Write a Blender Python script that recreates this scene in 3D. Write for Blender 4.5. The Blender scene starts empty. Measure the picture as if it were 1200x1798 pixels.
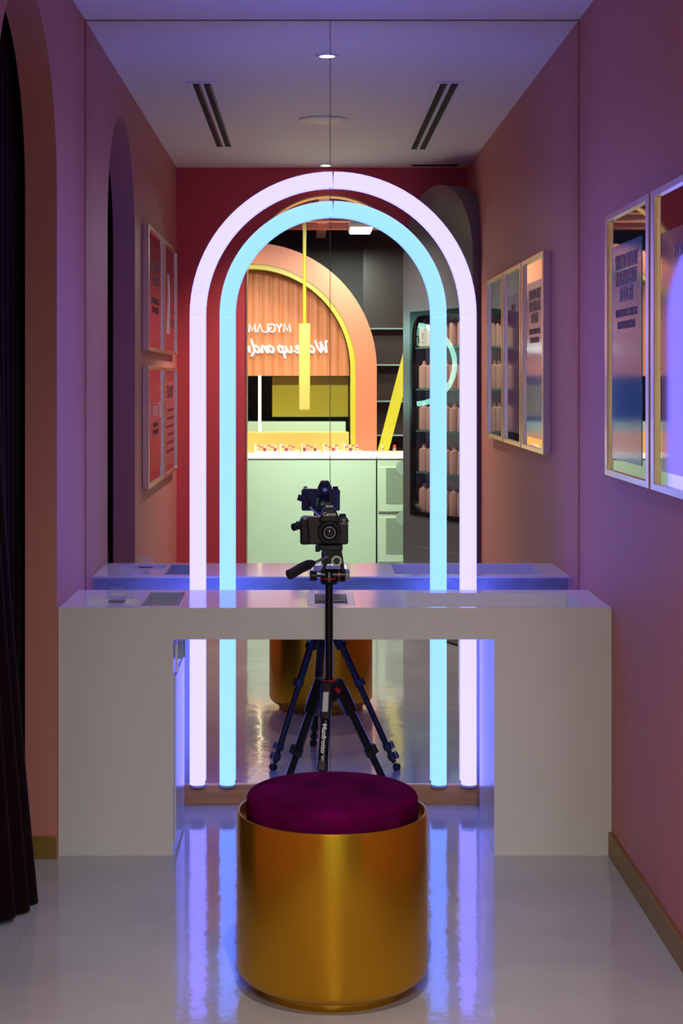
import bpy, bmesh, math, random
from mathutils import Vector, Matrix, Euler
random.seed(7)
PI = math.pi
S = bpy.context.scene
COL = S.collection

# ------------------------------------------------------------------ camera, world, lights, exposure
EYE = 1.505
F_PX = 2900.0
cd = bpy.data.cameras.new('camera_view')
cam = bpy.data.objects.new('camera_view', cd); COL.objects.link(cam)
cam.location = (0, 0, EYE); cam.rotation_euler = (PI/2, 0, 0)
cd.sensor_fit = 'AUTO'; cd.sensor_width = 36; cd.lens = F_PX/1798*36
cd.shift_x = (600-540)/1798; cd.shift_y = -(899-665)/1798
cd.clip_start = 0.05; cd.clip_end = 60
S.camera = cam
S.view_settings.view_transform = 'Standard'
S.view_settings.look = 'None'
S.view_settings.gamma = 1
S.view_settings.use_curve_mapping = False
S.view_settings.exposure = 0.0
w = bpy.data.worlds.new('world'); S.world = w; w.use_nodes = True
w.node_tree.nodes['Background'].inputs[0].default_value = (0.55, 0.6, 0.75, 1)
w.node_tree.nodes['Background'].inputs[1].default_value = 0.05
try:
    S.cycles.max_bounces = 14; S.cycles.glossy_bounces = 10; S.cycles.diffuse_bounces = 4
    S.cycles.transmission_bounces = 8; S.cycles.transparent_max_bounces = 8
    S.cycles.sample_clamp_indirect = 6
    S.cycles.caustics_reflective = True
except Exception: pass

def light(kind, name, loc, rot, energy, color, size=0.1, size_y=None, spot=None, blend=0.6):
    l = bpy.data.lights.new(name, kind); l.energy = energy; l.color = color
    if kind == 'AREA':
        l.shape = 'RECTANGLE'; l.size = size; l.size_y = size_y or size
    else:
        l.shadow_soft_size = size
    if kind == 'SPOT':
        l.spot_size = spot; l.spot_blend = blend
    o = bpy.data.objects.new(name, l); COL.objects.link(o)
    o.location = loc; o.rotation_euler = rot
    return o
# the places where the lamps sit (mirror plane at MY, shop behind the viewer)
MY = 5.844
NEON_VIOLET = (0.84, 0.74, 5.2); NEON_CYAN = (0.38, 0.83, 4.3)
light('SPOT', 'downlight_beam', (.078, 5.15, 2.762), (0, 0, 0), 6, (1.0, .93, .95), .02, spot=math.radians(145), blend=1)
light('SPOT', 'downlight_beam', (.11, 2.3, 2.755), (0, 0, 0), 150, (1.0, .86, .72), .03, spot=math.radians(118), blend=1)
light('AREA', 'shop_and_fill_light', (.13, -.2, 3.0), (math.radians(65), 0, 0), 4.2, (1.0, .97, .93), .7, .14).data.spread = math.radians(44)  # added unseen fill, aimed through the archway to brighten the desk front
light('AREA', 'shop_and_fill_light', (.42, -1.3, 2.665), (0, 0, 0), 44, (.90, 1.0, .86), .16, .5)
light('AREA', 'shop_and_fill_light', (-.9, -1.0, 2.735), (0, 0, 0), 36, (.95, 1.0, .88), .16, .9)
light('AREA', 'shop_and_fill_light', (.1, .75, 2.735), (math.radians(-42), 0, 0), 62, (.92, 1.0, .86), .9, .16).data.spread = math.radians(95)  # added fill without a fixture, hidden behind the red wall, brightens the counter front
light('AREA', 'shop_and_fill_light', (1.3, -.6, 2.735), (0, 0, 0), 34, (.80, 1.0, .92), .16, .9)

# ------------------------------------------------------------------ materials
MATS = {}
def mat(name, col, rough=.5, metal=0, spec=.5, coat=0, emis=None, es=1.0, trans=0, ior=1.45, bump=None, var=None, sheen=0, alpha=1):
    if name in MATS: return MATS[name]
    m = bpy.data.materials.new(name); m.use_nodes = True
    nt = m.node_tree; b = nt.nodes['Principled BSDF']
    b.inputs['Base Color'].default_value = (*col, 1)
    b.inputs['Roughness'].default_value = rough
    b.inputs['Metallic'].default_value = metal
    b.inputs['Specular IOR Level'].default_value = spec
    b.inputs['IOR'].default_value = ior
    b.inputs['Coat Weight'].default_value = coat
    b.inputs['Coat Roughness'].default_value = .03
    b.inputs['Transmission Weight'].default_value = trans
    b.inputs['Sheen Weight'].default_value = sheen
    b.inputs['Alpha'].default_value = alpha
    if emis:
        b.inputs['Emission Color'].default_value = (*emis, 1)
        b.inputs['Emission Strength'].default_value = es
    tc = None
    if bump or var:
        tc = nt.nodes.new('ShaderNodeTexCoord')
    if bump:      # (scale, strength, distance, stretch)
        sc, st, dist, stretch = bump
        mp = nt.nodes.new('ShaderNodeMapping'); mp.inputs['Scale'].default_value = stretch
        nz = nt.nodes.new('ShaderNodeTexNoise'); nz.inputs['Scale'].default_value = sc; nz.inputs['Detail'].default_value = 4
        bp = nt.nodes.new('ShaderNodeBump'); bp.inputs['Strength'].default_value = st; bp.inputs['Distance'].default_value = dist
        nt.links.new(tc.outputs['Object'], mp.inputs[0]); nt.links.new(mp.outputs[0], nz.inputs['Vector'])
        nt.links.new(nz.outputs[0], bp.inputs['Height']); nt.links.new(bp.outputs[0], b.inputs['Normal'])
    if var:       # (scale, second colour, amount, stretch)
        sc, c2, amt, stretch = var
        mp = nt.nodes.new('ShaderNodeMapping'); mp.inputs['Scale'].default_value = stretch
        nz = nt.nodes.new('ShaderNodeTexNoise'); nz.inputs['Scale'].default_value = sc; nz.inputs['Detail'].default_value = 5
        rp = nt.nodes.new('ShaderNodeValToRGB')
        rp.color_ramp.elements[0].position = .5-amt/2; rp.color_ramp.elements[1].position = .5+amt/2
        rp.color_ramp.elements[0].color = (*col, 1); rp.color_ramp.elements[1].color = (*c2, 1)
        nt.links.new(tc.outputs['Object'], mp.inputs[0]); nt.links.new(mp.outputs[0], nz.inputs['Vector'])
        nt.links.new(nz.outputs[0], rp.inputs[0]); nt.links.new(rp.outputs[0], b.inputs['Base Color'])
    MATS[name] = m
    return m

CORAL = mat('coral_paint', (.60, .225, .20), .55, bump=(60, .04, .002, (1, 1, 1)))
RED = mat('red_paint', (.62, .075, .085), .55)
WHITE_P = mat('ceiling_paint', (.86, .86, .86), .6)
MIRROR = mat('mirror_silver', (.90, .90, .90), .0, 1)
MIRROR_EDGE = mat('mirror_edge', (.10, .11, .10), .3, .3)
DESK = mat('white_solid_surface', (.72, .71, .71), .22, var=(3, (.68, .68, .67), .5, (1, 1, 1)))
DESK_TOP = mat('white_gloss_top', (.88, .86, .88), .12, spec=.3)
DESK_BACK = mat('unfinished_board', (.20, .24, .34), .5, var=(14, (.36, .42, .55), .3, (.4, 1, 1)))
BRASS_B = mat('yellow_brass_baseboard', (.30, .18, .035), .4, .35)
WOOD = mat('brown_wood', (.34, .15, .06), .4, var=(5, (.55, .28, .12), .6, (1, 1, 12)))
GOLD = mat('satin_gold_lacquer', (.64, .33, .018), .26, .88)
GOLD_TRIM = mat('brushed_gold', (.75, .56, .24), .32, .9)
CHAMP = mat('champagne_metal', (.76, .66, .46), .28, .9)
VELVET = mat('burgundy_velvet', (.050, .0005, .022), .9, spec=.02, var=(9, (.12, .001, .07), .4, (1, 1, 1)), bump=(40, .2, .004, (1, 1, 1)))
CURT = mat('dark_velvet', (.010, .0015, .003), .9, spec=.1, sheen=.03)
BLACK = mat('black_void', (.012, .010, .012), .8)
BLK_PLASTIC = mat('black_plastic', (.012, .013, .015), .42)
BLK_RUBBER = mat('black_rubber', (.010, .010, .011), .6, bump=(350, .3, .001, (1, 1, 1)))
BLK_METAL = mat('black_anodised_metal', (.018, .018, .022), .28, .6)
GREY_METAL = mat('grey_metal', (.45, .46, .48), .3, .8)
RED_ANO = mat('red_anodised', (.55, .02, .03), .35, .4)
WHITE_INK = mat('white_ink', (.8, .8, .8), .5)
GLASS_LENS = mat('lens_glass', (.015, .02, .035), .02, 0, 1.0, coat=1)
LCD = mat('lcd_glass', (.01, .01, .014), .04, coat=1)
ACRYL = mat('clear_acrylic', (.93, .95, 1.0), .03, trans=.92, ior=1.45)
GLOSS_BLACK = mat('gloss_black_steel', (.25, .25, .27), .22, .4, bump=(3, .05, .02, (1, 1, 1)))
SMOKE = mat('black_gloss_wall', (.010, .009, .010), .4)
NV = mat('violet_neon', (.06, .06, .06), .6, emis=NEON_VIOLET, es=1)
NC = mat('cyan_neon', (.06, .06, .06), .6, emis=NEON_CYAN, es=1)
CAP = mat('clear_end_cap', (.35, .45, .65), .2)

def pane_mat():
    m = bpy.data.materials.new('clear_pane'); m.use_nodes = True; nt = m.node_tree; nt.nodes.clear()
    out = nt.nodes.new('ShaderNodeOutputMaterial'); mx = nt.nodes.new('ShaderNodeMixShader')
    tr = nt.nodes.new('ShaderNodeBsdfTransparent'); tr.inputs[0].default_value = (.92, .98, .96, 1)
    gl = nt.nodes.new('ShaderNodeBsdfGlossy'); gl.inputs['Roughness'].default_value = 0
    fr = nt.nodes.new('ShaderNodeFresnel'); fr.inputs[0].default_value = 1.55
    ge = nt.nodes.new('ShaderNodeNewGeometry'); iv = nt.nodes.new('ShaderNodeMath'); iv.operation = 'SUBTRACT'; iv.inputs[0].default_value = 1; nt.links.new(ge.outputs['Backfacing'], iv.inputs[1])
    ml = nt.nodes.new('ShaderNodeMath'); ml.operation = 'MULTIPLY'; nt.links.new(fr.outputs[0], ml.inputs[0]); nt.links.new(iv.outputs[0], ml.inputs[1])
    nt.links.new(ml.outputs[0], mx.inputs[0]); nt.links.new(tr.outputs[0], mx.inputs[1]); nt.links.new(gl.outputs[0], mx.inputs[2])
    nt.links.new(mx.outputs[0], out.inputs[0])
    return m
GLASS_PANE = pane_mat()

def floor_mat():
    m = mat('glossy_epoxy_floor', (.50, .50, .52), .10, coat=.25)
    nt = m.node_tree; b = nt.nodes['Principled BSDF']
    tc = nt.nodes.new('ShaderNodeTexCoord')
    n1 = nt.nodes.new('ShaderNodeTexNoise'); n1.inputs['Scale'].default_value = 2.2; n1.inputs['Detail'].default_value = 5
    rp = nt.nodes.new('ShaderNodeValToRGB')
    rp.color_ramp.elements[0].color = (.42, .43, .47, 1); rp.color_ramp.elements[1].color = (.50, .51, .54, 1)
    rp.color_ramp.elements[0].position = .35; rp.color_ramp.elements[1].position = .65
    br = nt.nodes.new('ShaderNodeTexBrick')
    br.offset = 0; br.inputs['Scale'].default_value = 1.0
    br.inputs['Brick Width'].default_value = .6; br.inputs['Row Height'].default_value = .6
    br.inputs['Mortar Size'].default_value = .0015; br.inputs['Mortar Smooth'].default_value = .2
    mx = nt.nodes.new('ShaderNodeMix'); mx.data_type = 'RGBA'; mx.blend_type = 'MIX'
    mp = nt.nodes.new('ShaderNodeMapping'); mp.inputs['Location'].default_value = (.17, .33, 0)
    nt.links.new(tc.outputs['Object'], n1.inputs['Vector']); nt.links.new(n1.outputs[0], rp.inputs[0])
    nt.links.new(tc.outputs['Object'], mp.inputs[0]); nt.links.new(mp.outputs[0], br.inputs['Vector'])
    nt.links.new(br.outputs['Fac'], mx.inputs[0]); nt.links.new(rp.outputs[0], mx.inputs[6])
    mx.inputs[7].default_value = (.43, .43, .45, 1)
    nt.links.new(mx.outputs[2], b.inputs['Base Color'])
    n2 = nt.nodes.new('ShaderNodeTexNoise'); n2.inputs['Scale'].default_value = 9; n2.inputs['Detail'].default_value = 3
    bp = nt.nodes.new('ShaderNodeBump'); bp.inputs['Strength'].default_value = .10; bp.inputs['Distance'].default_value = .01
    nt.links.new(tc.outputs['Object'], n2.inputs['Vector']); nt.links.new(n2.outputs[0], bp.inputs['Height'])
    nt.links.new(bp.outputs[0], b.inputs['Normal']); nt.links.new(bp.outputs[0], b.inputs['Coat Normal'])
    return m
FLOOR = floor_mat()

# ------------------------------------------------------------------ mesh helpers
def frame_of(d):
    d = Vector(d).normalized()
    up = Vector((0, 0, 1)) if abs(d.z) < .95 else Vector((0, 1, 0))
    a = d.cross(up).normalized(); b = a.cross(d).normalized()
    return a, b
class MB:
    def __init__(s): s.v = []; s.f = []
    def add(s, vs, fs):
        n = len(s.v); s.v += [tuple(v) for v in vs]; s.f += [tuple(i+n for i in f) for f in fs]; return s
    def box(s, x0, x1, y0, y1, z0, z1, M=None):
        vs = [(x, y, z) for z in (z0, z1) for y in (y0, y1) for x in (x0, x1)]
        if M: vs = [M @ Vector(v) for v in vs]
        return s.add(vs, [(0, 2, 3, 1), (4, 5, 7, 6), (0, 1, 5, 4), (2, 6, 7, 3), (0, 4, 6, 2), (1, 3, 7, 5)])
    def cyl(s, p0, p1, r0, r1=None, n=24):
        r1 = r0 if r1 is None else r1
        p0 = Vector(p0); p1 = Vector(p1); a, b = frame_of(p1-p0)
        vs = [p + (a*math.cos(2*PI*i/n)+b*math.sin(2*PI*i/n))*r for p, r in ((p0, r0), (p1, r1)) for i in range(n)]
        fs = [(i, (i+1) % n, n+(i+1) % n, n+i) for i in range(n)] + [tuple(range(n-1, -1, -1)), tuple(range(n, 2*n))]
        return s.add(vs, fs)
    def lathe(s, prof, c, n=96, axis=(0, 0, 1), M=None):    # prof: (r, h)
        c = Vector(c); ax = Vector(axis).normalized(); a, b = frame_of(ax)
        vs = [c + ax*h + (a*math.cos(2*PI*i/n)+b*math.sin(2*PI*i/n))*max(r, 1e-5) for r, h in prof for i in range(n)]
        m = len(prof)
        fs = [(j*n+i, j*n+(i+1) % n, (j+1)*n+(i+1) % n, (j+1)*n+i) for j in range(m-1) for i in range(n)]
        return s.add(vs, fs)
    def tube(s, path, r, n=16, closed=False, caps=True, sq=1.0):
        P = [Vector(p) for p in path]; m = len(P); vs = []
        prev = None
        for i in range(m):
            if closed: d = P[(i+1) % m]-P[i-1]
            else: d = P[min(i+1, m-1)]-P[max(i-1, 0)]
            d.normalize()
            if prev is None: a, b = frame_of(d)
            else:
                a = prev - d*prev.dot(d); a.normalize(); b = a.cross(d)
            prev = a
            rr = r[i] if isinstance(r, (list, tuple)) else r
            vs += [P[i] + a*math.cos(2*PI*k/n)*rr + b*math.sin(2*PI*k/n)*rr*sq for k in range(n)]
        fs = [(j*n+i, j*n+(i+1) % n, ((j+1) % m)*n+(i+1) % n, ((j+1) % m)*n+i) for j in range(m if closed else m-1) for i in range(n)]
        if caps and not closed: fs += [tuple(range(n-1, -1, -1)), tuple(range((m-1)*n, m*n))]
        return s.add(vs, fs)
    def prism(s, poly, o, u, v, d):     # polygon in plane (u,v) at o extruded by vector d
        o, u, v, d = map(Vector, (o, u, v, d)); n = len(poly)
        vs = [o+u*p[0]+v*p[1] for p in poly] + [o+u*p[0]+v*p[1]+d for p in poly]
        return s.add(vs, [tuple(range(n-1, -1, -1)), tuple(range(n, 2*n))] + [(i, (i+1) % n, n+(i+1) % n, n+i) for i in range(n)])
    def ring(s, outer, inner, o, u, v, d, closed=True):  # band between two equal-count outlines
        o, u, v, d = map(Vector, (o, u, v, d)); n = len(outer)
        P = lambda q: o+u*q[0]+v*q[1]
        vs = [P(q) for q in outer]+[P(q) for q in inner]+[P(q)+d for q in outer]+[P(q)+d for q in inner]
        fs = []
        for i in range(n if closed else n-1):
            j = (i+1) % n
            fs += [(i, j, n+j, n+i), (2*n+i, 3*n+i, 3*n+j, 2*n+j), (i, 2*n+i, 2*n+j, j), (n+i, n+j, 3*n+j, 3*n+i)]
        if not closed:
            fs += [(0, n, 3*n, 2*n), (n-1, 3*n-1, 4*n-1, 2*n-1)]
        return s.add(vs, fs)
    def build(s, name, m, parent=None, bevel=0, sharp=35, seg=2):
        me = bpy.data.meshes.new(name); me.from_pydata(s.v, [], s.f)
        bm = bmesh.new(); bm.from_mesh(me); bmesh.ops.recalc_face_normals(bm, faces=bm.faces); bm.to_mesh(me); bm.free()
        me.polygons.foreach_set('use_smooth', [True]*len(me.polygons))
        me.set_sharp_from_angle(angle=math.radians(sharp))
        me.materials.append(m)
        o = bpy.data.objects.new(name, me); COL.objects.link(o)
        if parent is not None:
            o.parent = parent
            L = parent; off = Vector((0, 0, 0))
            while L is not None: off += L.location; L = L.parent
            me.transform(Matrix.Translation(-off))
        if bevel:
            b = o.modifiers.new('bevel', 'BEVEL'); b.width = bevel; b.segments = seg; b.limit_method = 'ANGLE'; b.angle_limit = math.radians(40)
        return o
def tag(o, label, cat, group=None):
    o['label'] = label; o['category'] = cat
    if group: o['group'] = group
    return o
def struct(o): o['kind'] = 'structure'; return o
def thing(name, label, cat, loc, group=None):
    e = bpy.data.objects.new(name, None); COL.objects.link(e); e.location = loc; e.empty_display_size = .05
    return tag(e, label, cat, group)
def copy_tree(o, parent=None):
    c = o.copy(); COL.objects.link(c); c.parent = parent
    for ch in list(o.children): copy_tree(ch, c)
    return c
FACE = {'-x': ((0, -1, 0), (0, 0, 1)), '+x': ((0, 1, 0), (0, 0, 1)), '+y': ((-1, 0, 0), (0, 0, 1)), '-y': ((1, 0, 0), (0, 0, 1)), '+z': ((1, 0, 0), (0, 1, 0))}
def text(name, s, size, pos, face, m, parent, depth=.0008, sx=1.0, align='CENTER', bold=0, line=1.0, uv=None):
    cu = bpy.data.curves.new(name, 'FONT'); cu.body = s; cu.size = size; cu.align_x = align; cu.align_y = 'CENTER'
    cu.extrude = depth; cu.offset = bold; cu.space_line = line; cu.resolution_u = 3
    t = bpy.data.objects.new(name, cu); COL.objects.link(t)
    bpy.context.view_layer.update()
    me = bpy.data.meshes.new_from_object(t.evaluated_get(bpy.context.evaluated_depsgraph_get()))
    bpy.data.objects.remove(t)
    u, v = uv or FACE[face]
    u = Vector(u).normalized(); v = Vector(v).normalized(); n = u.cross(v)
    M = Matrix(((u.x*sx, v.x, n.x, pos[0]), (u.y*sx, v.y, n.y, pos[1]), (u.z*sx, v.z, n.z, pos[2]), (0, 0, 0, 1)))
    me.transform(M)
    me.materials.clear(); me.materials.append(m)
    o = bpy.data.objects.new(name, me); COL.objects.link(o)
    if parent is not None:
        o.parent = parent; off = Vector((0, 0, 0)); L = parent
        while L is not None: off += L.location; L = L.parent
        me.transform(Matrix.Translation(-off))
    return o
def arch_pts(u0, u1, zs, n=40):
    c = (u0+u1)/2; r = (u1-u0)/2
    return [(c-r*math.cos(PI*i/n), zs+r*math.sin(PI*i/n)) for i in range(n+1)]
def arch_outline(u0, u1, z0, zs, n=40):
    return [(u0, z0)]+arch_pts(u0, u1, zs, n)+[(u1, z0)]
def arch_wall(mb, U0, U1, Z0, Z1, u0, u1, zs, o, u, v, d, n=48):
    o, u, v, d = map(Vector, (o, u, v, d))
    quads = [((U0, Z0), (u0, Z0), (u0, zs), (U0, zs)), ((U0, zs), (u0, zs), (u0, Z1), (U0, Z1)),
             ((u1, Z0), (U1, Z0), (U1, zs), (u1, zs)), ((u1, zs), (U1, zs), (U1, Z1), (u1, Z1))]
    A = arch_pts(u0, u1, zs, n)
    for i in range(n):
        quads.append((A[i], A[i+1], (A[i+1][0], Z1), (A[i][0], Z1)))
    for q in quads:
        P = [o+u*a+v*b for a, b in q]
        mb.add(P, [(0, 1, 2, 3)]); mb.add([p+d for p in P], [(3, 2, 1, 0)])
    edge = [(u0, Z0)]+A+[(u1, Z0)]
    for i in range(len(edge)-1):
        P = [o+u*edge[i][0]+v*edge[i][1], o+u*edge[i+1][0]+v*edge[i+1][1]]
        mb.add([P[0], P[1], P[1]+d, P[0]+d], [(0, 1, 2, 3)])
    for (a, b) in (((U0, Z0), (U0, Z1)), ((U0, Z1), (U1, Z1)), ((U1, Z1), (U1, Z0))):
        P = [o+u*a[0]+v*a[1], o+u*b[0]+v*b[1]]
        mb.add([P[0], P[1], P[1]+d, P[0]+d], [(0, 1, 2, 3)])
    return mb
def rrect(w, h, r, n=8):
    pts = []
    for cx, cy, a0 in ((w/2-r, h/2-r, 0), (-w/2+r, h/2-r, PI/2), (-w/2+r, -h/2+r, PI), (w/2-r, -h/2+r, 1.5*PI)):
        for i in range(n+1):
            a = a0+PI/2*i/n; pts.append((cx+r*math.cos(a), cy+r*math.sin(a)))
    return pts
def smooth_path(P, k=6):
    P = [Vector(p) for p in P]; out = []
    for i in range(len(P)-1):
        p0 = P[max(i-1, 0)]; p1 = P[i]; p2 = P[i+1]; p3 = P[min(i+2, len(P)-1)]
        for j in range(k):
            t = j/k
            out.append(.5*((2*p1)+(p2-p0)*t+(2*p0-5*p1+4*p2-p3)*t*t+(3*p1-p0-3*p2+p3)*t**3))
    out.append(P[-1]); return out

# ------------------------------------------------------------------ the setting
XL, XR, ZC = -.787, .962, 2.775
YB = 1.753                                   # face of the red wall towards the mirror
AR0, AR1 = 4.15, 5.187                      # curtained archway in the left wall
mb = MB().box(-3.2, 3.2, -3.2, MY+.25, -.1, 0); struct(mb.build('floor', FLOOR))
mb = MB().box(XL-.9, XR+.3, YB-.11, MY+.25, ZC, ZC+.1); struct(mb.build('ceiling', WHITE_P))
mb = arch_wall(MB(), YB-.11, MY+.2, 0, ZC, AR0, AR1, 2.10, (XL, 0, 0), (0, 1, 0), (0, 0, 1), (-.10, 0, 0))
struct(mb.build('wall_left', CORAL))
mb = MB().box(XR, XR+.1, YB-.11, MY+.2, 0, ZC); struct(mb.build('wall_right', CORAL))
mb = MB().box(XL-.1, XR+.1, MY+.012, MY+.1, 0, ZC); struct(mb.build('wall_front', BLACK))
mb = arch_wall(MB(), -3.2, 3.2, 0, 3.1, -.37, .63, 2.11, (0, YB, 0), (1, 0, 0), (0, 0, 1), (0, -.11, 0))
struct(mb.build('wall_back', RED))
mb = MB()
op = [(-.37, 0)]+arch_pts(-.37, .63, 2.11, 48)+[(.63, 0)]
ip = [(-.362, 0)]+arch_pts(-.362, .622, 2.11, 48)+[(.622, 0)]
mb.ring(op, ip, (0, YB+.006, 0), (1, 0, 0), (0, 0, 1), (0, -.122, 0), closed=False); struct(mb.build('trim_1', GOLD_TRIM))
# baseboards
mb = MB().box(XR-.012, XR, YB, 5.213, 0, .075); struct(mb.build('baseboard_right', BRASS_B, bevel=.002))
mb = MB().box(XL, XL+.012, YB, AR0, 0, .07).box(XL-.1, XL, AR1-.012, AR1, 0, .07).box(XL-.1, XL, AR0, AR0+.012, 0, .07)
struct(mb.build('baseboard_left', BRASS_B, bevel=.002))
mb = MB().box(XL, XR, MY-.012, MY+.012, 0, .071); struct(mb.build('baseboard_front', WOOD, bevel=.002))
# dark room behind the curtain
mb = MB().box(-1.75, -1.7, 4.0, 5.6, 0, ZC).box(-1.7, XL-.1, 4.0, 4.05, 0, ZC).box(-1.7, XL-.1, 5.55, 5.6, 0, ZC)
struct(mb.build('wall_cubicle', BLACK))
# shop behind the viewer
mb = MB().box(-3.2, 3.2, -3.2, -3.1, 0, 3.1).box(-3.2, -3.1, -3.1, YB-.11, 0, 3.1).box(3.1, 3.2, -3.1, YB-.11, 0, 3.1)
struct(mb.build('wall_shop', SMOKE))
mb = MB().box(-3.2, 3.2, -3.2, YB-.11, 3.1, 3.2); struct(mb.build('ceiling_shop', mat('dark_ceiling', (.02, .022, .03), .5)))

# ------------------------------------------------------------------ mirror panes
SEAM = .0806
for x0, x1, lab in ((XL+.002, SEAM-.0012, 'tall frameless mirror pane on the left half of the end wall, behind the desk'),
                    (SEAM+.0012, XR-.002, 'tall frameless mirror pane on the right half of the end wall, behind the desk')):
    r = tag(MB().box(x0, x1, MY, MY+.006, .0712, ZC-.004).build('wall_mirror', MIRROR), lab, 'mirror')
    r.location = (0, 0, 0)
mb = MB().box(XL+.002, XR-.002, MY+.007, MY+.011, .0712, ZC-.002)
struct(mb.build('trim_2', MIRROR_EDGE))

# ------------------------------------------------------------------ neon arches on the mirror
def neon(R, cx, zs, m, lab):
    root = thing('neon_arch', lab, 'neon light', (cx, MY-.03, .078), 'lit neon arches fixed to the mirror')
    r = .0272; y = MY-.0305
    g = .0015
    for sx in (-1, 1):
        MB().tube([(cx+sx*R, y, z) for z in (.078, .3, .8, 1.2, zs-.01-g)], r, 24, sq=1.0).build('tube', m, root)
        a0 = 0 if sx > 0 else PI
        P = []
        for i in range(25):
            t = (PI/2-.004)*i/24
            a = t if sx > 0 else PI-t
            P.append((cx+R*math.cos(a), y, zs+R*math.sin(a)))
        P = [(cx+sx*R, y, zs-.01)]+P
        MB().tube(P, r, 24).build('tube', m, root)
        MB().cyl((cx+sx*R, y, .0715), (cx+sx*R, y, .0785), r*1.03, n=24).build('end_cap', CAP, root)
        for z in (.35, 1.25):
            MB().cyl((cx+sx*R, y+r*.9, z), (cx+sx*R, MY-.0005, z), .008, n=12).build('wall_clip', GREY_METAL, root)
    return root
neon(.478, .0908, 1.729, NV, 'outer lavender neon arch mounted on the end wall mirror')
neon(.3725, .0908, 1.731, NC, 'inner pale cyan neon arch mounted on the end wall mirror')

# ------------------------------------------------------------------ vanity desk
D1, D2 = 5.213, 5.654
ZT = .782
desk = thing('vanity_desk', 'wide white built-in vanity desk with open knee space in front of the mirror', 'desk', (.0875, D1, 0))
def tp(px, py):                                          # a point of the desk top
    d = F_PX*(EYE-ZT)/(py-665); return ((px-540)/F_PX*d, d)
top = MB().box(XL+.001, XR-.001, D1, D2, .682, ZT).build('desktop', DESK, desk)
top.data.materials.append(DESK_TOP)
cutters = []
def cut(mb): 
    o = mb.build('cutter', DESK); cutters.append(o)
    md = top.modifiers.new('cut', 'BOOLEAN'); md.operation = 'DIFFERENCE'; md.object = o; md.solver = 'EXACT'
def rect_cut(xa, xb, ya, yb, dz): cut(MB().box(xa, xb, ya, yb, ZT-dz, ZT+.05))
rect_cut(-.713, -.545, 5.27, 5.42, .012)                 # shallow tray recess left
cut(MB().lathe([(0, ZT-.03), (.040, ZT-.03), (.040, ZT+.05), (0, ZT+.05)], (-.625, 5.545, 0), 48))
rect_cut(-.530, -.412, 5.262, 5.592, .05)                # deep recess
rect_cut(-.001, .152, 5.262, 5.582, .004)                # socket plate seat
rect_cut(.024, .130, 5.30, 5.545, .06)
rect_cut(.325, .875, 5.235, 5.575, .045)                 # long right recess
bpy.context.view_layer.update()
me2 = bpy.data.meshes.new_from_object(top.evaluated_get(bpy.context.evaluated_depsgraph_get()))
top.modifiers.clear(); top.data = me2
for c in cutters: bpy.data.objects.remove(c)
for p in top.data.polygons:
    p.use_smooth = False
    p.material_index = 1 if p.normal.z > .9 else 0
MB().box(XL+.001, -.424, D1, D2, 0, .682).build('side_cabinet', DESK, desk)
MB().box(.590, XR-.001, D1, D2, 0, .682).build('side_cabinet', DESK, desk)
MB().box(XL+.01, XR-.01, D2, D2+.004, .686, .776).build('back_edge', DESK_BACK, desk)
dr = MB().box(-.424, -.4185, D1+.05, D2-.03, .03, .56).build('cabinet_door', DESK, desk, bevel=.0015)
MB().box(-.4185, -.412, D1+.02, D1+.05, .575, .665).build('latch_plate', DESK, desk, bevel=.001)
MB().box(-.4185, -.404, D1+.12, D1+.15, .60, .66).cyl((-.411, D1+.135, .60), (-.411, D1+.135, .655), .009).build('latch', GREY_METAL, dr)
MB().box(-.4185, -.402, D1+.22, D1+.235, .59, .665).build('hinge', GREY_METAL, dr)
sp = MB()
sp.ring([(-.0, 5.263), (.151, 5.263), (.151, 5.581), (-.0, 5.581)], [(.024, 5.30), (.130, 5.30), (.130, 5.545), (.024, 5.545)], (0, 0, ZT-.0035), (1, 0, 0), (0, 1, 0), (0, 0, .004))
sp = sp.build('socket_plate', mat('white_plastic', (.75, .76, .76), .25), desk)
mb = MB().box(.026, .128, 5.302, 5.543, ZT-.055, ZT-.03)
mb.build('socket_box', BLK_PLASTIC, sp)
for i in range(3): MB().box(.032, .122, 5.33+.07*i, 5.338+.07*i, ZT-.03, ZT-.012).build('socket_bar', GREY_METAL, sp)
# recess walls inside desktop show desk material; loose clear acrylic things
t = thing('acrylic_stand', 'small clear acrylic card stand on the left end of the desk top', 'stand', (-.62, 5.38, ZT))
MB().box(-.645, -.592, 5.372, 5.376, ZT, ZT+.045).build('upright', ACRYL, t)
MB().box(-.645, -.592, 5.340, 5.376, ZT, ZT+.003).build('foot', ACRYL, t)
tag(MB().ring([(-.528, 5.264), (-.414, 5.264), (-.414, 5.590), (-.528, 5.590)], [(-.525, 5.267), (-.417, 5.267), (-.417, 5.587), (-.525, 5.587)], (0, 0, ZT-.0495), (1, 0, 0), (0, 1, 0), (0, 0, .0525)).build('acrylic_tray', ACRYL),
    'clear acrylic organiser tray set in the desk top beside the card stand', 'tray')

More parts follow.
